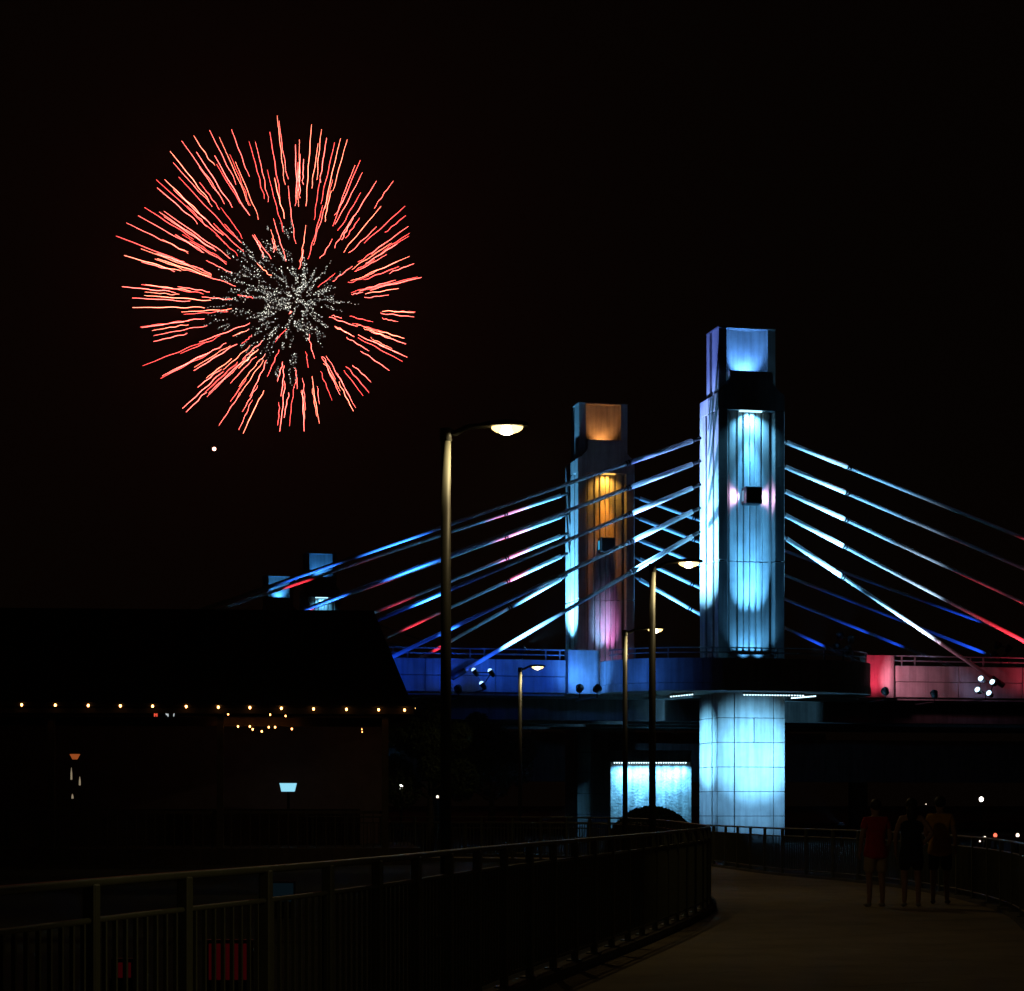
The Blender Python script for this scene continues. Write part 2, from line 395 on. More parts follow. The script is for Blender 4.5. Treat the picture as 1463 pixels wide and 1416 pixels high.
obj('bastion_floor', prism(bmesh.new(), pts, 6.40, EZ-.01), 'concrete_dark', dk)
for z in (7.98, 8.18):
    obj('bastion_rail', tb([(*arc(k, n, .15), z) for k in range(2, n-1)], .03, 6), 'rail_metal', dk)
for k in range(3, n-1, 5):
    p = arc(k, n, .15); obj('rail_post', bx(p[0]-.025, p[0]+.025, p[1]-.025, p[1]+.025, 7.74, 8.2), 'rail_metal', dk)
# raised end blocks either side of the bastion
for (e0, e1) in ((-7.73, A0-.02), (A1+.02, 7.28)):
    q = [(e0, .775), (e0, .15)]+[(e1-.35*(1-math.sin(PI/2*k/6)), .15+.35*(1-math.cos(PI/2*k/6))) for k in range(7)]+[(e1, .775)]
    obj('end_block', prism(bmesh.new(), q, 6.36, 8.22), 'concrete', dk)
# flat girder bridge in the gap between the twin bridges
t = thing('girder_bridge', 'dark flat girder bridge crossing low behind the lit pier', 'bridge', BW(0, 34, 0), TH)
obj('girder', bx(-75, 75, 0, .5, 3.0, 4.55), 'concrete_dark', t); obj('barrier', bx(-75, 75, .05, .35, 4.552, 5.3), 'concrete_dark', t)
obj('deck_slab', bx(-75, 75, .502, 24, 4.1, 4.5), 'concrete_dark', t)
for x in (-33, -6, 21):
    obj('column', tb([(x, 4, -.2), (x, 4, 4.098)], .6, 16), 'concrete_dark', t, True)

# ------------------------------------------------------------------ stays
ORD = ['highest', 'second highest', 'middle', 'second lowest', 'lowest']
def stay(p0, px1, bpl, px0, label, group, zend=7.0, side=-1, rs=.108, rc=.088):
    """p0: tower anchor (a,b,z); the cable runs in plane bpl through two photograph points"""
    A, B = loc(px0[0], px0[1], bpl), loc(px1[0], px1[1], bpl)
    d = (B-A); tz = (zend-A.z)/d.z; E = A+d*tz
    build_stay(A, E, label, group, side, rs, rc)
    return A, E
def build_stay(A, E, label, group, side, rs=.118, rc=.082):
    wA, wE = BW(*A), BW(*E)
    t = thing('stay_cable', label, 'stay cable', wE, 0, group)
    d = (wA-wE); L = d.length; dn = d.normalized(); o = Vector((0, 0, 0))
    top = dn*L; sl = top-dn*3.05
    obj('cable', tb([o, sl], rc, 10), 'stay_sheath', t, True)
    obj('sleeve', tb([sl+dn*.06, top], rs, 12), 'stay_sheath', t, True)
    obj('collar', tb([sl-dn*.13, sl-dn*.05], rc+.03, 12), 'steel_dark', t, True)
    obj('collar', tb([sl+dn*.002, sl+dn*.07], rs+.02, 12), 'steel_dark', t, True)
    obj('anchor_neck', tb([top, top+dn*.42], [rs*.8, rs*.62], 10), 'steel_dark', t, True)
    obj('deck_anchor', tb([o-dn*.1, o+dn*.55], rc+.04, 10), 'steel_dark', t, True)
    return t
NL = [((989,630),(327,858)), ((989,663),(449,866)), ((989,697),(549,882)), ((989,731),(566,936)), ((989,766),(645,969))]
NR = [((1124,632),(1463,769)), ((1122,667),(1463,812)), ((1122,702),(1463,861)), ((1122,736),(1463,916)), ((1124,770),(1440,984))]
ML = [((801,708),(405,840)), ((801,738),(560,827)), ((801,766),(545,871)), ((801,795),(556,909)), ((801,827),(600,941))]
MR = [((914,712),(1456,908)), ((914,741),(1414,936)), ((914,772),(1354,950)), ((914,799),(1179,924)), ((914,828),(1050,906))]
STN = {}
for i in range(5):
    STN['NL', i] = stay(None, NL[i][1], .1, NL[i][0], f'{ORD[i]} stay cable from the ice blue tower to the blue washed deck', 'stay cables of the near bridge')
    STN['NR', i] = stay(None, NR[i][1], .1, NR[i][0], f'{ORD[i]} stay cable from the ice blue tower to the red washed deck', 'stay cables of the near bridge')
    STN['ML', i] = stay(None, ML[i][1], 17.9, ML[i][0], f'{ORD[i]} stay cable from the amber niche tower towards the restaurant roof', 'stay cables of the near bridge')
    STN['MR', i] = stay(None, MR[i][1], 17.9, MR[i][0], f'{ORD[i]} stay cable from the amber niche tower passing behind the ice blue tower', 'stay cables of the near bridge')
    for (ta, tbb, nm) in ((-6.84, 84.6, 'far blue lit'), (-8.2, 102.2, 'farthest')):
        A, E = STN['NR', i]
        build_stay(Vector((A.x+ta, tbb+.1, A.z)), Vector((E.x+ta, tbb+.1, E.z)), f'{ORD[i]} dim stay cable from the {nm} tower, showing beside the roof edge', 'stay cables of the far bridge', 1)

# ------------------------------------------------------------------ floodlights
def flood(p, aims, label, lens='lens_white', n=1, dirn=None, group='floodlights on the deck edges', sz=.15, foot='wall'):
    """p local (a,b,z); aims: list of (aim_local, L, colour, angle)"""
    wp = BW(*p); t = thing('floodlight', label, 'floodlight', wp-Vector((0, 0, .35)), TH, group)
    d0 = (BW(*(dirn or aims[0][0]))-wp).normalized()
    dl = Matrix.Rotation(-TH, 3, 'Z') @ d0
    c = Vector((0, 0, .35))
    if foot == 'wall': obj('bracket', tb([(0, .48-p[1], 0), (0, 0, 0), (0, 0, .28)], .035, 6), 'steel_dark', t)
    else: obj('bracket', tb([(0, 0, foot-p[2]+.35), (0, 0, .30)], .06, 6), 'steel_dark', t)
    offs = [Vector((0, 0, 0))] if n == 1 else [Vector((.40*math.cos(2*PI*k/n+.5), -.05, .36*math.sin(2*PI*k/n+.5)+.2)) for k in range(n)]
    if n > 1: obj('mounting_frame', tb([c+o for o in offs]+[c+offs[0]], .03, 6), 'steel_dark', t)
    for o in offs:
        q = c+o; x, y = frame(dl)
        hd = obj('lamp_head', tb([q-dl*.20, q-dl*.12, q+dl*.06, q+dl*.10], [sz*.55, sz*.95, sz*1.15, sz*1.2], 14), 'fixture', t, True)
        bm = bmesh.new(); tube(bm, [q+dl*.102, q+dl*.14, q+dl*.18, q+dl*.20], [sz*1.05, sz*.95, sz*.6, sz*.2], 14); obj('lens', bm, lens, hd)
    for (aim, L, col, ang) in aims:
        s = wp+d0*.32; spot('flood_lamp', s+Vector((0, 0, .1 if n == 1 else .3)), BW(*aim), L, col, ang, 1, .08, t)
    return t
def q(x, y, b): return tuple(loc(x, y, b))
# --- blue side of the near bridge
flood(q(655, 985, -1.0), [(q(640, 950, .45), .30, BLUE, 110)], 'blue floodlight by the tall lamp pole, close under the parapet', 'lens_blue')
flood(q(690, 974, -.9), [(q(560, 783, .1), 2.6, (.03, .20, 1), 27), (q(600, 815, .1), 2.4, (.03, .20, 1), 27), (q(620, 868, .1), 1.5, (.03, .20, 1), 34), (q(720, 950, .45), .30, (.012, .11, 1), 110),
      (q(790, 885, .1), 3.4, (.14, .48, 1), 40), (q(870, 815, .1), 2.6, (.16, .52, 1), 34)],
      'dark cluster of floodlights bracketed before the blue parapet', 'lens_blue', 3, sz=.10)
flood(q(828, 984, -1.6), [(q(838, 955, .15), 1.15, (.06, .28, 1), 110), (q(775, 950, .45), .30, (.012, .11, 1), 100)], 'white floodlight under the blue end block, tipped steeply', 'lens_blue')
flood(q(853, 984, -2.9), [(q(885, 962, -2.0), .40, (.03, .20, 1), 100), (q(930, 962, -3.0), .5, (.03, .16, .8), 70)], 'white floodlight at the joint of end block and bastion', 'lens_blue')
flood(q(745, 928, 1.6), [((-1.5, .2, 12.8), 9.0, (.20, .60, 1), 36), ((-1.5, .3, 16.8), 4.0, (.26, .40, 1), 20), ((-1.3, .2, 20.8), 1.1, (.16, .26, 1), 13)], 'added floodlight on the deck behind the blue parapet near the small path lamp', 'fixture', foot=EZ)  # unseen flood added to whiten the narrow side of the tower
flood(q(530, 985, -.7), [(q(440, 815, .1), 1.3, (.03, .17, 1), 34), (q(470, 850, .1), 1.2, (.03, .17, 1), 26), (q(575, 950, .45), .30, BLUE, 110)], 'assumed floodlight on the blue parapet hidden by the restaurant roof', 'fixture')  # flood out of sight, assumed from blue light on the outer cables
# --- red side of the near bridge
flood(q(1265, 988, -1.5), [(q(1248, 962, .15), .75, (1, .05, .12), 90), (q(1310, 962, .45), .38, (1, .34, .50), 82)], 'red floodlight under the red washed end block', 'lens_red')
flood(q(1335, 992, -1.5), [(q(1305, 886, .1), 3.2, (.50, .74, 1), 46), (q(1245, 838, .1), 4.2, (.26, .66, 1), 36), (q(1200, 770, .1), 1.8, WHITE, 24)], 'added dark floodlight bracketed under the red parapet between red and white lamps', 'fixture')  # unseen flood added to brighten the lower cables
flood(q(1408, 988, -1.5), [(q(1255, 858, .1), 6.5, (.38, .72, 1), 26), (q(1335, 913, .1), 5.0, (.75, .75, 1), 40), (q(1400, 962, .45), .42, (.45, .50, 1), 82)], 'cluster of four white floodlights under the red parapet', 'lens_white', 4, dirn=q(1345, 930, -3.2), sz=.115)
flood(q(1205, 925, 3.2), [(q(1215, 770, .1), 1.3, WHITE, 70)], 'dark floodlight cluster on the deck beside the bastion', 'fixture', 4, foot=EZ)
flood((3.2, -.6, 7.6), [(q(1160, 735, .1), 2.2, (.16, .55, 1), 80), (q(1150, 650, .1), .45, (.14, .5, 1), 50)], 'single added floodlight on the bastion floor at the foot of the ice blue tower', 'fixture', foot=EZ)  # unseen flood added to brighten the cables close to the tower
flood(q(1430, 938, 3.2), [(q(1480, 860, .1), .7, RED, 40)], 'dark floodlight cluster on the deck among red light', 'fixture', 4, foot=EZ)
flood(q(1520, 990, -.7), [(q(1510, 810, .1), 2.0, RED, 36), (q(1470, 960, .45), .45, (1, .08, .14), 82), (q(1440, 905, .1), 2.2, RED, 30)], 'assumed red floodlight farther along the red parapet', 'lens_red')  # unseen flood, assumed from the red light on the cables
# --- amber tower plane: unseen floods, assumed from the light on tower and cables
flood(q(760, 948, 16.6), [(q(728, 755, 17.9), 1.6, RED, 22)], 'assumed floodlight on the deck between the lamp pole and the amber tower', 'fixture', foot=EZ)
flood(q(640, 948, 16.6), [(q(625, 915, 17.9), 1.0, RED, 60), (q(590, 890, 17.9), .9, RED, 36)], 'assumed floodlight on the deck behind the tall lamp pole', 'fixture', foot=EZ)
flood(q(470, 948, 16.6), [(q(425, 832, 17.9), 1.5, RED, 24)], 'assumed red floodlight on the deck behind the restaurant roof', 'fixture', foot=EZ)
flood(q(775, 950, 16.9), [(q(775, 765, 17.9), 2.0, ICE, 60), (tuple(Vector((-2.98, 18.0, 13.2))), 8.0, (.14, .55, 1), 70)], 'assumed white floodlight on the deck beside the amber tower', 'fixture', foot=EZ)
flood(q(950, 955, 16.9), [(q(950, 800, 17.9), 2.6, ICE, 90)], 'assumed white floodlight on the deck between both towers', 'fixture', foot=EZ)
for (fx_, ax, ay, L, nm) in ((1200, 1160, 908, 1.0, 'nearest the ice blue tower'), (1275, 1215, 895, .9, 'behind the rounded bastion end'), (1320, 1270, 900, .6, 'behind the red end block'), (1430, 1375, 885, .9, 'behind the four white floods'), (1450, 1375, 920, 1.0, 'farthest from the ice blue tower')):
    flood(q(fx_, 958, 16.6), [(q(ax, ay, 17.9), L*.65, (.015, .10, 1), 40)], 'assumed small blue floodlight on the far deck edge ' + nm, 'fixture', foot=EZ, group='assumed small blue floods on the far deck edge')

# LED bars under the bastion and their wash on the pier, plus added ground floods
def led_bar(p0, p1, label, nled, L=1.0):
    c = (Vector(p0)+Vector(p1))/2; t = thing('led_bar', label, 'light bar', BW(*c), TH, 'light bars under the bastion')
    a0, a1 = Vector(p0)-c, Vector(p1)-c
    obj('housing', tb([a0+Vector((0, 0, .05)), a1+Vector((0, 0, .05))], .05, 6), 'fixture', t)
    for e in (.15, .85):
        e_ = a0.lerp(a1, e); obj('hanger', bx(e_.x-.02, e_.x+.02, e_.y-.02, e_.y+.02, .08, 6.40-c.z), 'steel_dark', t)
    for k in range(nled):
        e_ = a0.lerp(a1, (k+.5)/nled); obj('led', ball(bmesh.new(), e_-Vector((0, 0, .015)), .034, u=6, v=4), 'led_white', t)
    return t
led_bar((-.75, -2.3, 6.28), (2.0, -2.3, 6.28), 'long light bar of small leds above the front of the pier', 22)
led_bar(q(957, 995, -.6), q(991, 991.5, -1.4), 'short light bar under the bastion on the blue side of the pier', 9)
led_bar(q(1130, 997, -1.6), q(1166, 994, -.9), 'bright short light bar under the bastion on the red side of the pier', 14)
spot('pier_wash', BW(.15, -3.1, 6.1), BW(.15, -1.25, 2.6), .30, (.16, .54, 1), 100, 1, .6, tN)
flood((.6, -10, .75), [((.1, -1.25, 3.75), 2.3, (.20, .60, 1), 31), ((.1, -1.25, 2.2), .55, (.2, .55, 1), 36)], 'added floodlight on the grass in front of the lit pier', 'fixture', foot=0, group='added ground floodlights at the pier')  # unseen ground lamp added for a smoother wash on the pier front
flood((-9.5, -1.0, .75), [((-1.5, .1, 3.9), 3.0, (.20, .62, 1), 26), ((-1.5, .1, 2.2), .55, (.2, .55, 1), 32)], 'added floodlight on the grass facing the narrow side of the lit pier', 'fixture', foot=0, group='added ground floodlights at the pier')  # unseen ground lamp added to light the pier's narrow side

# lit low wall beneath the deck
D0 = 104.6; c = at(930, 1215, D0)
t = thing('underpass_wall', 'low concrete wall under the deck washed white by a strip of leds', 'wall', (c.x, D0, 0), 0)
s_ = D0/F
obj('wall', bev(bx(-(930-872)*s_, (988-930)*s_, 0, .5, 0, EYE+(HZ-1072)*s_), .02), 'rough_wall', t)
zl = EYE+(HZ-1090)*s_
br = obj('led_housing', bx(-55*s_, 52*s_, -.22, -.002, zl+.03, zl+.10), 'fixture', t)
for k in range(30):
    x = (-54+105*(k+.5)/30)*s_; obj('led', ball(bmesh.new(), Vector((x, -.16, zl+.005)), .04, u=6, v=4), 'led_white', t)
ld = bpy.data.lights.new('strip_lamp', 'AREA'); ld.shape = 'RECTANGLE'; ld.size = 104*s_; ld.size_y = .06; ld.energy = 330; ld.color = (.16, .58, 1); ld.spread = math.radians(100)
lo = bpy.data.objects.new('strip_lamp', ld); C.objects.link(lo); lo.location = (c.x, D0-.5, zl-.02)
lo.rotation_euler = (math.radians(28), 0, 0)

# ------------------------------------------------------------------ street lamps
def lamp(xp, ytop, D, arm, label, assumed_pos=None):
    p = Vector((*assumed_pos, 0)) if assumed_pos else at(xp, 1150, D); ht = 6.0 if assumed_pos else EYE+(HZ-ytop)/F*D
    t = thing('street_lamp', label, 'street lamp', (p.x, p.y, 0), 0, 'lamps along the path')
    obj('pole', tb([(0, 0, .1), (0, 0, ht-.12)], [.066, .058], 16), 'pole_paint', t, True)
    obj('base_plate', bev(bx(-.15, .15, -.15, .15, -.02, .10), .02), 'lamp_body', t)
    obj('pole_cap', tb([(0, 0, ht-.119), (0, 0, ht+.03)], .07, 12), 'lamp_body', t, True)
    obj('arm', tb([(.02, 0, ht-.03), (.12, 0, ht-.02), (.26, 0, ht+.05), (arm-.16, 0, ht+.07)], [.04, .038, .034, .034], 8), 'lamp_body', t, True)
    bm = bmesh.new()
    prof = [(arm-.30, .06, .03), (arm-.20, .10, .05), (arm, .13, .06), (arm+.17, .11, .05), (arm+.25, .06, .03)]; R = []
    for (x, hw, hh) in prof:
        R.append([bm.verts.new((x, y, z)) for y, z in ((-hw, ht+.055), (hw, ht+.055), (hw*.75, ht+.06+hh), (-hw*.75, ht+.06+hh))])
    for r, s in zip(R, R[1:]):
        for j in range(4): bm.faces.new((r[j], r[(j+1) % 4], s[(j+1) % 4], s[j]))
    bm.faces.new(R[0][::-1]); bm.faces.new(R[-1]); bmesh.ops.recalc_face_normals(bm, faces=bm.faces[:])
    hd = obj('lamp_head', bm, 'lamp_body', t)
    bm = bmesh.new(); bmesh.ops.create_uvsphere(bm, u_segments=16, v_segments=8, radius=1, matrix=Matrix.Translation((arm, 0, ht+.05)) @ Matrix.Diagonal((.19, .10, .085, 1)))
    bmesh.ops.bisect_plane(bm, geom=bm.verts[:]+bm.edges[:]+bm.faces[:], plane_co=(0, 0, ht+.052), plane_no=(0, 0, 1), clear_outer=True)
    obj('lens', bm, 'lamp_lens', hd, True)
    bm = bmesh.new(); bmesh.ops.create_uvsphere(bm, u_segments=16, v_segments=8, radius=1, matrix=Matrix.Translation((arm-.005, 0, ht+.045)) @ Matrix.Diagonal((.125, .104, .092, 1)))
    bmesh.ops.bisect_plane(bm, geom=bm.verts[:]+bm.edges[:]+bm.faces[:], plane_co=(0, 0, ht+.050), plane_no=(0, 0, 1), clear_outer=True)
    obj('lens_core', bm, 'lamp_core', hd, True)
    ld = bpy.data.lights.new('street_bulb', 'SPOT'); ld.energy = 24 if assumed_pos else 48; ld.color = (1, .76, .36); ld.spot_size = math.radians(168); ld.spot_blend = .25; ld.shadow_soft_size = .06
    lo = bpy.data.objects.new('street_bulb', ld); C.objects.link(lo); lo.parent = t; lo.location = (arm, 0, ht-.12)
    spot('street_bulb', (p.x+arm-.2, p.y-.06, ht-.06), (p.x, p.y, ht-.35), 5.0, (1, .80, .40), 64, 1, .04, t)  # second beam added to brighten the upper pole
lamp(637, 616, 24.7, .72, 'tall street lamp with a glaring yellow head before the blue parapet')
lamp(0, 0, 0, .72, 'assumed unseen street lamp beside the near end of the bridge edge railing', (5.0, 7.5))  # unseen lamp added to light the railing posts, assumed from their lit faces
lamp(932, 808, 38.0, .66, 'street lamp whose glowing head shines beside the ice blue tower')
lamp(893, 902, 52.8, .76, 'street lamp with its head half hidden by the pole beside it')
lamp(743, 955, 67.0, .56, 'short looking street lamp alone below the blue parapet')

# ------------------------------------------------------------------ restaurant
RD = 56.0
tR = thing('restaurant', 'black roofed riverside restaurant with open terrace and string lights', 'building', (at(590, 1150, 57).x, 57, 0), math.radians(4.5))
# local: x to the left negative, y away; eave corner at x=0,y=0
ez, rz_ = 4.30, 7.22
bm = bmesh.new()
lo_ = [(-40, 0, ez), (0, 0, ez), (0, 9, ez), (-40, 9, ez)]; rid = [(-40, 3.6, rz_), (-1.02, 3.6, rz_), (-1.02, 5.4, rz_), (-40, 5.4, rz_)]
v0 = [bm.verts.new(p) for p in lo_]; v1 = [bm.verts.new(p) for p in rid]
for i in range(4): bm.faces.new((v0[i], v0[(i+1) % 4], v1[(i+1) % 4], v1[i]))
bm.faces.new(v1); bm.faces.new(v0[::-1]); bmesh.ops.recalc_face_normals(bm, faces=bm.faces[:])
roof = obj('roof', bm, 'shingle', tR)
obj('fascia', bx(-40, .02, -.06, -.003, ez-.22, ez+.05), 'fascia_stain', roof); obj('fascia', bx(.003, .06, .0, 9, ez-.22, ez+.05), 'fascia_stain', roof)
obj('gutter', tb([(-40, -.13, ez+.0), (.05, -.13, ez+.0)], .06, 8), 'steel_dark', roof)
obj('terrace', bx(-40, .2, -.2, 9, -.02, .45), 'timber', tR)
obj('back_wall', bx(-40, -.6, 6.6, 6.8, .452, ez-.003), 'plaster', tR)
obj('beam', bx(-40, -.1, 2.9, 3.1, ez-.45, ez-.2), 'timber', tR)
obj('counter', bx(-12, -1.4, 4.6, 5.1, .452, 1.5), 'timber', tR)
for x in (-.75, -5.2, -9.7, -14.2): obj('terrace_post', bx(x-.09, x+.09, .1, .28, .452, ez-.003), 'timber', tR)
obj('terrace_rail', bx(-14.2, -.8, .15, .21, 1.38, 1.46), 'timber', tR)
for k in range(52): obj('terrace_baluster', bx(-14.1+k*.255, -14.07+k*.255, .165, .195, .452, 1.38), 'timber', tR)
bpy.context.view_layer.update()
def rl(x, y, yl):                       # photograph point -> restaurant frame at local depth yl
    mi = tR.matrix_world.inverted(); o = mi @ Vector((0, 0, EYE)); d = (mi @ at(x, y, 57))-o
    return o+d*((yl-o.y)/d.y)
def string(label, pts, yl, m, r, group='strings of warm bulbs at the restaurant'):
    P = [rl(x, y, yl if not isinstance(yl, list) else yl[i]) for i, (x, y) in enumerate(pts)]
    t = thing('string_light', label, 'string light', tR.matrix_world @ P[0], tR.rotation_euler.z, group); o = P[0]
    wire = []
    for i, p in enumerate(P):
        wire.append(p-o+Vector((0, 0, r*2.4)))
        if i < len(P)-1: wire.append((p+P[i+1])/2-o+Vector((0, 0, r*2.4-.02)))
    obj('wire', tb(wire, .008, 5), 'wire', t)
    for p in P:
        sk = obj('socket', tb([p-o+Vector((0, 0, r*.8)), p-o+Vector((0, 0, r*2.4+.015))], r*.45, 8), 'wire', t)
        b_ = obj('bulb', ball(bmesh.new(), p-o, r, sz=1.25, u=10, v=8), m, t, True)
    return t
EB = [(-16, 1006), (31, 1007), (79, 1007.5), (126, 1008), (172, 1008.5), (218, 1009), (266, 1009.5), (312, 1010.5), (357, 1011), (402, 1012), (448, 1013), (495, 1013.5), (541, 1014), (578, 1014.5)]
string('string of warm bulbs hanging along the front eave of the black roof', EB, -.20, 'bulb', .031)
string('short warm string ending at the roof corner beside the blue parapet', [(581.5, 1008), (592, 1012)], [1.2, 3.2], 'bulb', .030)
string('strand of bulbs strung low across the terrace beneath the beam', [(318, 1038), (340, 1038), (357, 1038), (361, 1042), (374, 1045), (384, 1039), (393, 1039), (417, 1041.5)], 2.7, 'bulb_small', .025)
string('loose strand of bulbs above the terrace beam', [(326, 1020.5), (386, 1021), (408, 1023)], 2.6, 'bulb_small', .022)
string('single far bulb on a wire inside the terrace', [(517, 1042), (517.5, 1046)], 5.5, 'bulb_small', .014)
# lit sign, screen, pendant
def rthing(name, label, cat, x, y, yl):
    p = rl(x, y, yl); return thing(name, label, cat, tR.matrix_world @ p, tR.rotation_euler.z)
px = 57/F
t = rthing('lit_sign', 'tiny lit sign with a red mark and two white strokes under the eave', 'sign', 232, 1021, 1.4)
obj('backing', bx(-16*px, 22*px, .003, .03, -6*px, 6*px), 'steel_dark', t)
obj('hanger', bx(-.01, .01, .005, .025, 6*px, .55), 'steel_dark', t)
for (x0, x1) in ((-12, -10.2), (-8.6, -7)): obj('red_stroke', bx(x0*px, x1*px, -.012, .002, -3*px, 3*px), 'neon_red', t)
obj('red_stroke', bx(-10.2*px, -8.6*px, -.012, .002, -1*px, .8*px), 'neon_red', t)
for p_ in ([(5, 2.5), (6, -.5), (8.3, -.5)], [(8, 1.5), (8.3, -3)], [(17, 2.6), (16.2, -2.6)]):
    obj('white_stroke', tb([(x*px, -.01, z*px) for x, z in p_], .012, 5), 'neon_white', t)
t = rthing('screen', 'glowing cyan screen standing on the bar counter', 'screen', 412, 1131, 4.8)
bm = bmesh.new(); prism(bm, [(-10*px*1.08, 0), (9*px*1.08, 0), (12*px*1.08, 12*px*1.08), (-12.5*px*1.08, 12*px*1.08)], -.02, .02, 'y'); obj('display', bm, 'screen', t)
obj('back_shell', bx(-.2, .2, .022, .08, .02, .2), 'steel_dark', t)
obj('stand', bx(-.04, .04, .0, .05, 1.5-t.location.z, .0), 'steel_dark', t)
t = rthing('pendant_lamp', 'orange pendant lamp shade hanging in the dark terrace', 'pendant lamp', 107, 1080, 3.4)
obj('shade', tb([(0, 0, -.10), (0, 0, .05)], [.07, .15], 14), 'glow_orange', t, True)
obj('cord', tb([(0, 0, .05), (0, 0, ez-t.location.z)], .008, 5), 'wire', t)
for (x, y0, y1, w, nm) in ((102, 1096, 1114, 1.3, 'tallest slim glowing glass light on a stem under the orange pendant'), (114, 1109, 1122, 1.4, 'middle height slim glass light on a stem under the orange pendant'), (103.5, 1134, 1141, 1.6, 'stubby lowest glass light on a stem under the orange pendant')):
    t = rthing('candle_glass', nm, 'candle', x, y1, 3.4)
    t['group'] = 'glass lights under the pendant'
    hh = (y1-y0)*px
    obj('flame_glass', tb([(0, 0, 0), (0, 0, hh*.5), (0, 0, hh)], [w*px, w*px*.9, w*px*.2], 8), 'glow_cream', t, True)
    obj('stem', tb([(0, 0, .45-t.location.z), (0, 0, -.001)], .012, 6), 'wire', t)

# small far lights
def far(x, y, D, r, m, label):
    p = at(x, y, D); t = thing('far_lamp', label, 'lamp', (p.x, p.y, 0), 0, 'small far lamps')
    obj('post', tb([(0, 0, 0), (0, 0, p.z-r*.8)], .04, 6), 'steel_dark', t); obj('globe', ball(bmesh.new(), Vector((0, 0, p.z)), r, sz=1.2), m, t, True)
far(573, 1124, 75, .075, 'far_white', 'small bare lamp just past the restaurant corner post')
far(614, 1140, 95, .04, 'far_warm', 'dimmer of the two tiny lamps beside the tall lamp pole')
far(625, 1138.5, 97, .06, 'far_warm', 'brighter of the two tiny lamps beside the tall lamp pole')
far(1402, 1142, 120, .12, 'far_white', 'bright white far lamp beyond the yellow shirted person')
far(1341, 1147, 140, .05, 'far_warm', 'tiny far lamp above the head of the yellow shirted person')
far(1323, 1149, 142, .03, 'far_warm', 'faint far lamp beside the head of the yellow shirted person')
for (x, y, r, m, lb) in ((1422, 1193.5, .07, 'far_red', 'red low lamp glinting above the far railing'), (1407, 1197, .05, 'far_warm', 'pale low lamp touching the far handrail'), (1454, 1193.5, .065, 'far_warm', 'pale low lamp alone beyond the end of the far railing'), (1400, 1202, .03, 'far_warm', 'faint low lamp seen through the far railing')):
    far(x, y, 62, r*.8, m, lb)
def glow_stand_in(x, y, D, w, h, m, label):  # invented lit panel standing in for a glow of unknown source
    p = at(x, y, D); t = thing('added_glow_panel', label, 'glow_stand_in', (p.x, p.y, 0))
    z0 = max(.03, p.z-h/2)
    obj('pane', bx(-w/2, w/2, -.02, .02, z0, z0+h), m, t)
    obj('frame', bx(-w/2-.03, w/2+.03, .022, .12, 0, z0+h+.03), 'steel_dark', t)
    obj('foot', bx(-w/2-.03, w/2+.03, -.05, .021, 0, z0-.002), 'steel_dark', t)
glow_stand_in(327, 1374, 17, .32, .29, 'red_panel', 'added low red panel imitating a glow, seen through the near railing pickets')
glow_stand_in(175, 1386, 17, .13, .12, 'red_panel', 'smaller fainter added red panel imitating a glow, seen through the railing')
glow_stand_in(404, 1275, 30, .30, .26, 'blue_panel', 'dim blue added panel imitating a glow on the grass behind the railing')

# ------------------------------------------------------------------ plants
def leaves(n, fn, size, seed):
    rnd = random.Random(seed); verts, faces = [], []
    for _ in range(n):
        c = fn(rnd); x = Vector((rnd.gauss(0, 1), rnd.gauss(0, 1), rnd.gauss(0, 1))).normalized(); y = x.orthogonal().normalized()
        s = size*rnd.uniform(.6, 1.3); i = len(verts)
        verts += [c-x*s, c+y*s*.45, c+x*s, c-y*s*.45]; faces.append((i, i+1, i+2, i+3))
    me = bpy.data.meshes.new('crown'); me.from_pydata([tuple(v) for v in verts], [], faces); me.materials.append(M['leaf']); return me
p = at(931, 1150, 75)
t = thing('shrub', 'dark dome shaped shrub silhouetted against the lit low wall', 'shrub', (p.x, p.y, 0))
def dome(r):
    v = Vector((r.gauss(0, 1), r.gauss(0, 1), abs(r.gauss(0, 1)))).normalized()*r.uniform(.75, 1)**.5
    return Vector((v.x*1.62, v.y*1.3, v.z*1.56+.02))
obj('crown', leaves(16000, dome, .07, 3), None, t)
obj('trunk', tb([(0, 0, -.05), (.03, 0, .5), (0, .05, 1.0)], [.08, .06, .03], 8), 'bark', t, True)
def tree(x, y_top, D, rw, label, seed):
    p = at(x, 1150, D); top = EYE+(HZ-y_top)/F*D
    t = thing('tree', label, 'tree', (p.x, p.y, 0)); rnd = random.Random(seed); cl = []
    tr = obj('trunk', tb([(0, 0, -.1), (.08, 0, top*.25), (.02, .05, top*.55), (0, 0, top*.85)], [.17, .13, .09, .03], 9), 'bark', t, True)
    for k in range(9):
        an = rnd.uniform(0, 2*PI); zz = top*rnd.uniform(.3, .7); e = Vector((math.cos(an)*rw*.75, math.sin(an)*rw*.75, zz+top*rnd.uniform(.05, .2)))
        obj('limb', tb([(0.04, 0, zz), e*.5+Vector((0, 0, zz*.5+.1)), e], [.06, .045, .015], 6), 'bark', t, True); cl.append((e, rw*rnd.uniform(.3, .45)))
    for k in range(6): cl.append((Vector((rnd.uniform(-.3, .3)*rw, rnd.uniform(-.3, .3)*rw, top*rnd.uniform(.6, .9))), rw*rnd.uniform(.28, .4)))
    def f(r):
        c, s = r.choice(cl); v = Vector((r.gauss(0, 1), r.gauss(0, 1), r.gauss(0, 1))).normalized()*s*r.uniform(.4, 1)**.5
        q_ = c+v; q_.z = min(q_.z, top*1.0+r.uniform(-.1, 0)); return q_
    obj('crown', leaves(9000, f, .09, seed), None, t)
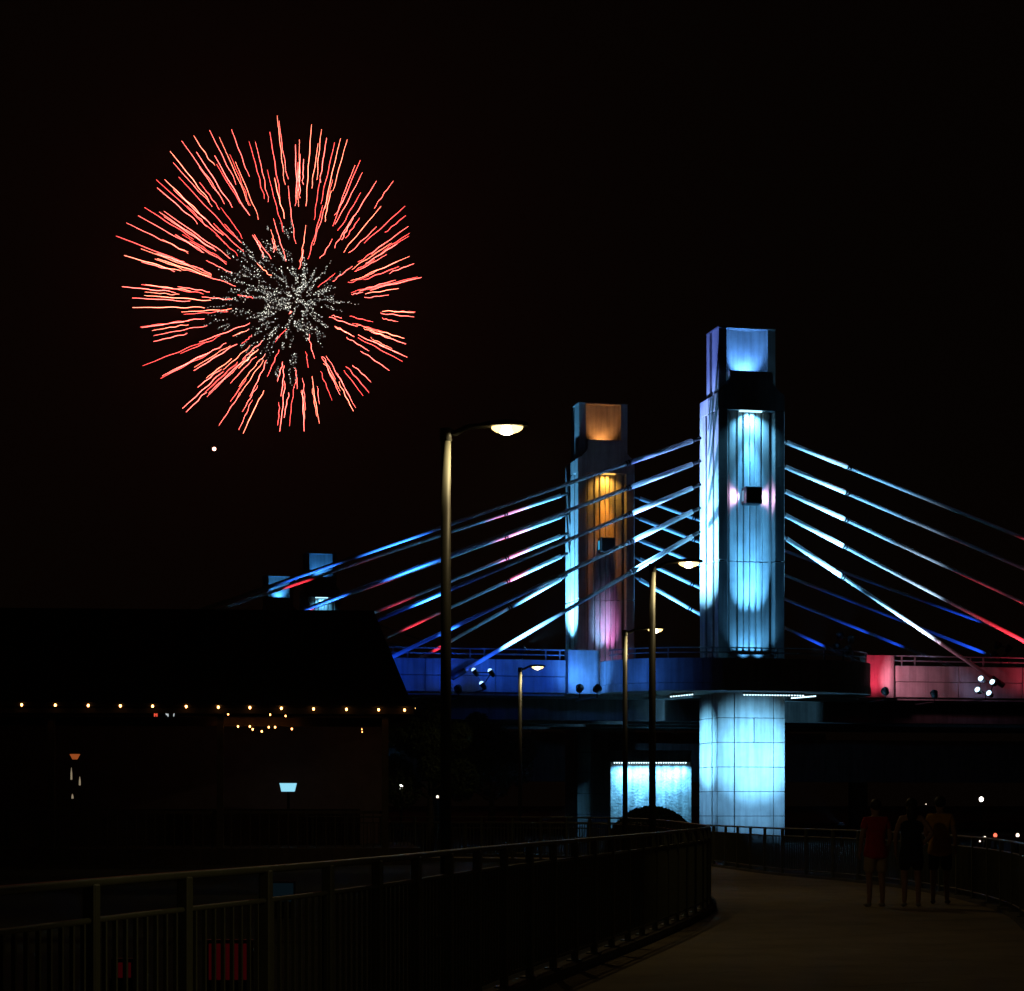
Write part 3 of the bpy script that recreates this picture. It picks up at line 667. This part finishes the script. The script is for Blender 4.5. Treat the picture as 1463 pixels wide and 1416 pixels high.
tree(612, 995, 72, 1.5, 'dark leafy tree between the restaurant corner and the blue parapet', 5)
tree(700, 1010, 80, 1.7, 'dark leafy tree under the deck beside the tall lamp pole', 9)

# ------------------------------------------------------------------ people
def skin_mesh(name, V_, E_, m, parent, sub=2):
    me = bpy.data.meshes.new(name); me.from_pydata([v[0] for v in V_], E_, []); o = bpy.data.objects.new(name, me); C.objects.link(o)
    o.modifiers.new('s', 'SKIN'); s = o.modifiers.new('d', 'SUBSURF'); s.levels = sub; s.render_levels = sub
    for i, v in enumerate(V_):
        sv = me.skin_vertices[0].data[i]; r = v[1]; sv.radius = r if isinstance(r, tuple) else (r, r); sv.use_root = (i == 0)
    dg = bpy.context.evaluated_depsgraph_get(); nm = bpy.data.meshes.new_from_object(o.evaluated_get(dg))
    bpy.data.objects.remove(o); nm.name = name; nm.materials.clear(); nm.materials.append(M[m])
    nm.polygons.foreach_set('use_smooth', [True]*len(nm.polygons))
    r = bpy.data.objects.new(name, nm); C.objects.link(r); r.parent = parent; return r
def person(x, yfoot, rz, hgt, label, top, bottom, sleeves, elbows, longhair=False, shorts_len=.56, hem=.86):
    D = EYE*F/(yfoot-HZ); p = at(x, HZ, D); k = hgt/1.72
    t = thing('person', label, 'person', (p.x, p.y, .013), rz, 'people watching from the path'); t.scale = (k, k, k)
    V_ = []; E_ = []
    def add(co, r, par=None):
        V_.append((co, r)); i = len(V_)-1
        if par is not None: E_.append((par, i))
        return i
    pel = add((0, 0, .95), (.145, .105)); sp = add((0, -.01, 1.12), (.125, .095), pel); ch = add((0, -.005, 1.31), (.155, .105), sp)
    nk = add((0, 0, 1.46), .055, ch); hb = add((0, .015, 1.545), (.068, .075), nk); hm = add((0, .02, 1.62), (.076, .092), hb); add((0, .01, 1.68), (.06, .07), hm)
    add((0, .115, 1.60), .014, hm)
    arm = {}
    for s in (-1, 1):
        add((s*.082, .0, 1.61), .013, hm)
        sh = add((s*.165, 0, 1.40), .06, ch); el_, wr_ = elbows[0 if s < 0 else 1]
        el = add(el_, .043, sh); wr = add(wr_, .028, el); arm[s] = (el_, wr_)
        d = (Vector(wr_)-Vector(el_)).normalized(); P0 = Vector(wr_)+d*.07; pm = add(tuple(P0), (.036, .02), wr)
        sd = Vector((0, 1, 0)) if abs(d.y) < .7 else Vector((0, 0, 1))
        fw = d.cross(sd).normalized()
        for j in range(4):
            b0 = P0+d*.035+sd*(.027-.018*j); ln = (.065, .075, .07, .055)[j]
            f1 = add(tuple(b0), .0095, pm); f2 = add(tuple(b0+d*ln*.6-fw*s*.01), .0085, f1); add(tuple(b0+d*ln-fw*s*.03), .007, f2)
        t1 = add(tuple(P0+sd*.045-d*.01), .011, pm); add(tuple(P0+sd*.062+d*.035), .009, t1)
        hp = add((s*.09, 0, .88), .092, pel); kn = add((s*.105, .02, .49), .056, hp); cf = add((s*.105, -.015, .34), .052, kn); an = add((s*.11, -.015, .085), .037, cf)
        he = add((s*.112, .03, .04), .036, an); add((s*.125, .15, .03), (.038, .024), he)
    skin_mesh('body', V_, E_, 'skin', t)
    # top
    V_, E_ = [], []
    low = add((0, 0, hem-.11), (.225, .185)); pel = add((0, 0, hem+.02), (.215, .175), low); w = add((0, 0, 1.0), (.185, .145), pel); sp = add((0, -.01, 1.14), (.162, .130), w); ch = add((0, -.005, 1.31), (.18, .13), sp); add((0, 0, 1.445), (.085, .075), ch)
    for s in (-1, 1):
        sh = add((s*.165, 0, 1.395), .078, ch)
        if sleeves:
            e = Vector(arm[s][0]); a_ = Vector((s*.165, 0, 1.40)); add(tuple(a_.lerp(e, .62)), .066, sh)
    skin_mesh('shirt', V_, E_, top, t)
    V_, E_ = [], []
    pel = add((0, 0, .93), (.16, .13)); add((0, 0, 1.04), (.165, .13), pel)
    for s in (-1, 1):
        hp = add((s*.09, 0, .85), .112, pel); add((s*.108, .015, shorts_len-.04), .094, hp)
    skin_mesh('shorts', V_, E_, bottom, t)
    for s in (-1, 1):
        V_, E_ = [], []
        a0 = add((s*.11, -.045, .045), (.046, .042)); a1 = add((s*.115, .05, .04), (.048, .036), a0); add((s*.127, .165, .033), (.045, .03), a1)
        skin_mesh('shoe', V_, E_, 'shoe', t, 1)
    bm = bmesh.new(); ball(bm, Vector((0, -.004, 1.645)), .1, .93, 1.06, 1.0, 16, 12)
    bmesh.ops.bisect_plane(bm, geom=bm.verts[:]+bm.edges[:]+bm.faces[:], plane_co=(0, .05, 1.63), plane_no=(0, .75, -.66), clear_outer=True)
    if longhair: ball(bm, Vector((0, -.075, 1.50)), .1, .85, .5, 1.5, 12, 8)
    obj('hair', bm, 'hair', t, True)
    return t
DOWN = [((-.235, -.03, 1.14), (-.235, .07, .92)), ((.235, -.03, 1.14), (.235, .07, .92))]
person(1251, 1297, math.radians(8), 1.68, 'person in red shirt and pale shorts seen from behind on the path', 'red_cloth', 'tan_cloth', True, DOWN)
person(1302, 1297, math.radians(-4), 1.70, 'person in long dark sleeveless top with bare arms, hand on hip', 'navy_cloth', 'black_cloth', False,
       [((-.25, -.02, 1.15), (-.24, .05, .92)), ((.33, -.09, 1.17), (.19, .02, 1.02))], True, .60, .74)
person(1343, 1293, math.radians(-14), 1.73, 'person in yellow shirt and black shorts nearest the far railing', 'yellow_cloth', 'black_cloth', True,
       [((-.23, .03, 1.14), (-.18, .22, 1.0)), ((.23, -.02, 1.14), (.24, .08, .92))])

# ------------------------------------------------------------------ firework
FD = 420.0; k = FD/F
R = 228*k; Cin = at(425, 437, FD); Cout = at(388, 396, FD)
fw = thing('firework', 'red firework burst of wavy glowing streaks round a pale glittering core', 'firework', Cin)
rnd = random.Random(11); N = 240
for i in range(N):
    z = 1-2*(i+.5)/N; an = i*2.39996+rnd.uniform(-.16, .16); z = max(-1, min(1, z+rnd.uniform(-.12, .12)))
    rr = math.sqrt(max(0, 1-z*z)); d = Vector((rr*math.cos(an), z, rr*math.sin(an)))
    if rr < .5 and rnd.random() < .6: continue
    if rnd.random() < .04: continue
    r1 = R*rnd.triangular(.78, 1.03, .95); r0 = r1-R*rnd.triangular(.14, .50, .26)
    x, y = frame(d); pts = []; ph = rnd.uniform(0, 6); fr = rnd.uniform(15, 24); nn = 15
    for j in range(nn):
        tt = j/(nn-1); r = r0+(r1-r0)*tt; amp = R*.0045*(1-tt)
        bend = R*.02*(1-tt)**2
        off = x*(math.sin(ph+fr*tt)*amp+bend*math.sin(ph*3))+y*(math.cos(ph*1.7+fr*.8*tt)*amp)
        pts.append((Cout-Cin)*(r/R)+d*r+off)
    wd = rnd.choice((.030, .038, .048))
    rad = [wd*(.35+.75*math.sin(PI*(.12+.80*j/(nn-1)))) for j in range(nn)]
    obj('streak', tb(pts, rad, 4), rnd.choice(('star_a', 'star_a', 'star_b', 'star_c')), fw)
bmA, bmB = bmesh.new(), bmesh.new()
def dot(bm, c, s):
    vs = [bm.verts.new(c+Vector(o)*s) for o in ((1, 0, 0), (0, 1, 0), (-1, 0, 0), (0, -1, 0), (0, 0, 1), (0, 0, -1))]
    for f in ((0, 1, 4), (1, 2, 4), (2, 3, 4), (3, 0, 4), (1, 0, 5), (2, 1, 5), (3, 2, 5), (0, 3, 5)): bm.faces.new([vs[j] for j in f])
gc = at(428, 430, FD)-Cin
for i in range(230):
    d = Vector((rnd.gauss(-.45, 1), rnd.gauss(0, 1), rnd.gauss(.12, .85))).normalized()
    x, y = frame(d); r = R*.44*rnd.uniform(.01, 1)**.6*(1.1 if d.x < 0 else .58); L = R*rnd.uniform(.05, .16); cv = rnd.uniform(-.25, .35)
    for j in range(rnd.randint(5, 11)):
        tt = j/9; c = gc+d*(r+L*tt)+x*cv*L*tt*tt+Vector((rnd.gauss(0, .15), rnd.gauss(0, .15), rnd.gauss(0, .15)))
        dot(bmA if rnd.random() < .4 else bmB, c, rnd.uniform(.06, .13))
for bm, m in ((bmA, 'glitter_a'), (bmB, 'glitter_b')):
    o = obj('glitter', bm, m, fw); o['kind'] = 'stuff'
t = thing('firework_spark', 'lone round glowing spark below the firework burst', 'spark', at(306, 641.5, FD))
bm = ball(bmesh.new(), Vector((0, 0, 0)), 2.6*k, u=14, v=10); obj('burning_star', bm, 'spark', t, True)

# ------------------------------------------------------------------ night air
bm = bx(-190, 190, -70, 480, -1.2, 152)
hz = obj('haze', bm, 'wire'); hz['kind'] = 'stuff'
hm = bpy.data.materials.new('night_haze'); hm.use_nodes = True; n_, l_ = nt(hm); n_.remove(n_['Principled BSDF'])
pv = n_.new('ShaderNodeVolumePrincipled'); pv.inputs['Density'].default_value = .00012; pv.inputs['Color'].default_value = (.9, .88, .86, 1); pv.inputs['Anisotropy'].default_value = .8
l_.new(pv.outputs[0], n_['Material Output'].inputs['Volume']); hz.data.materials[0] = hm
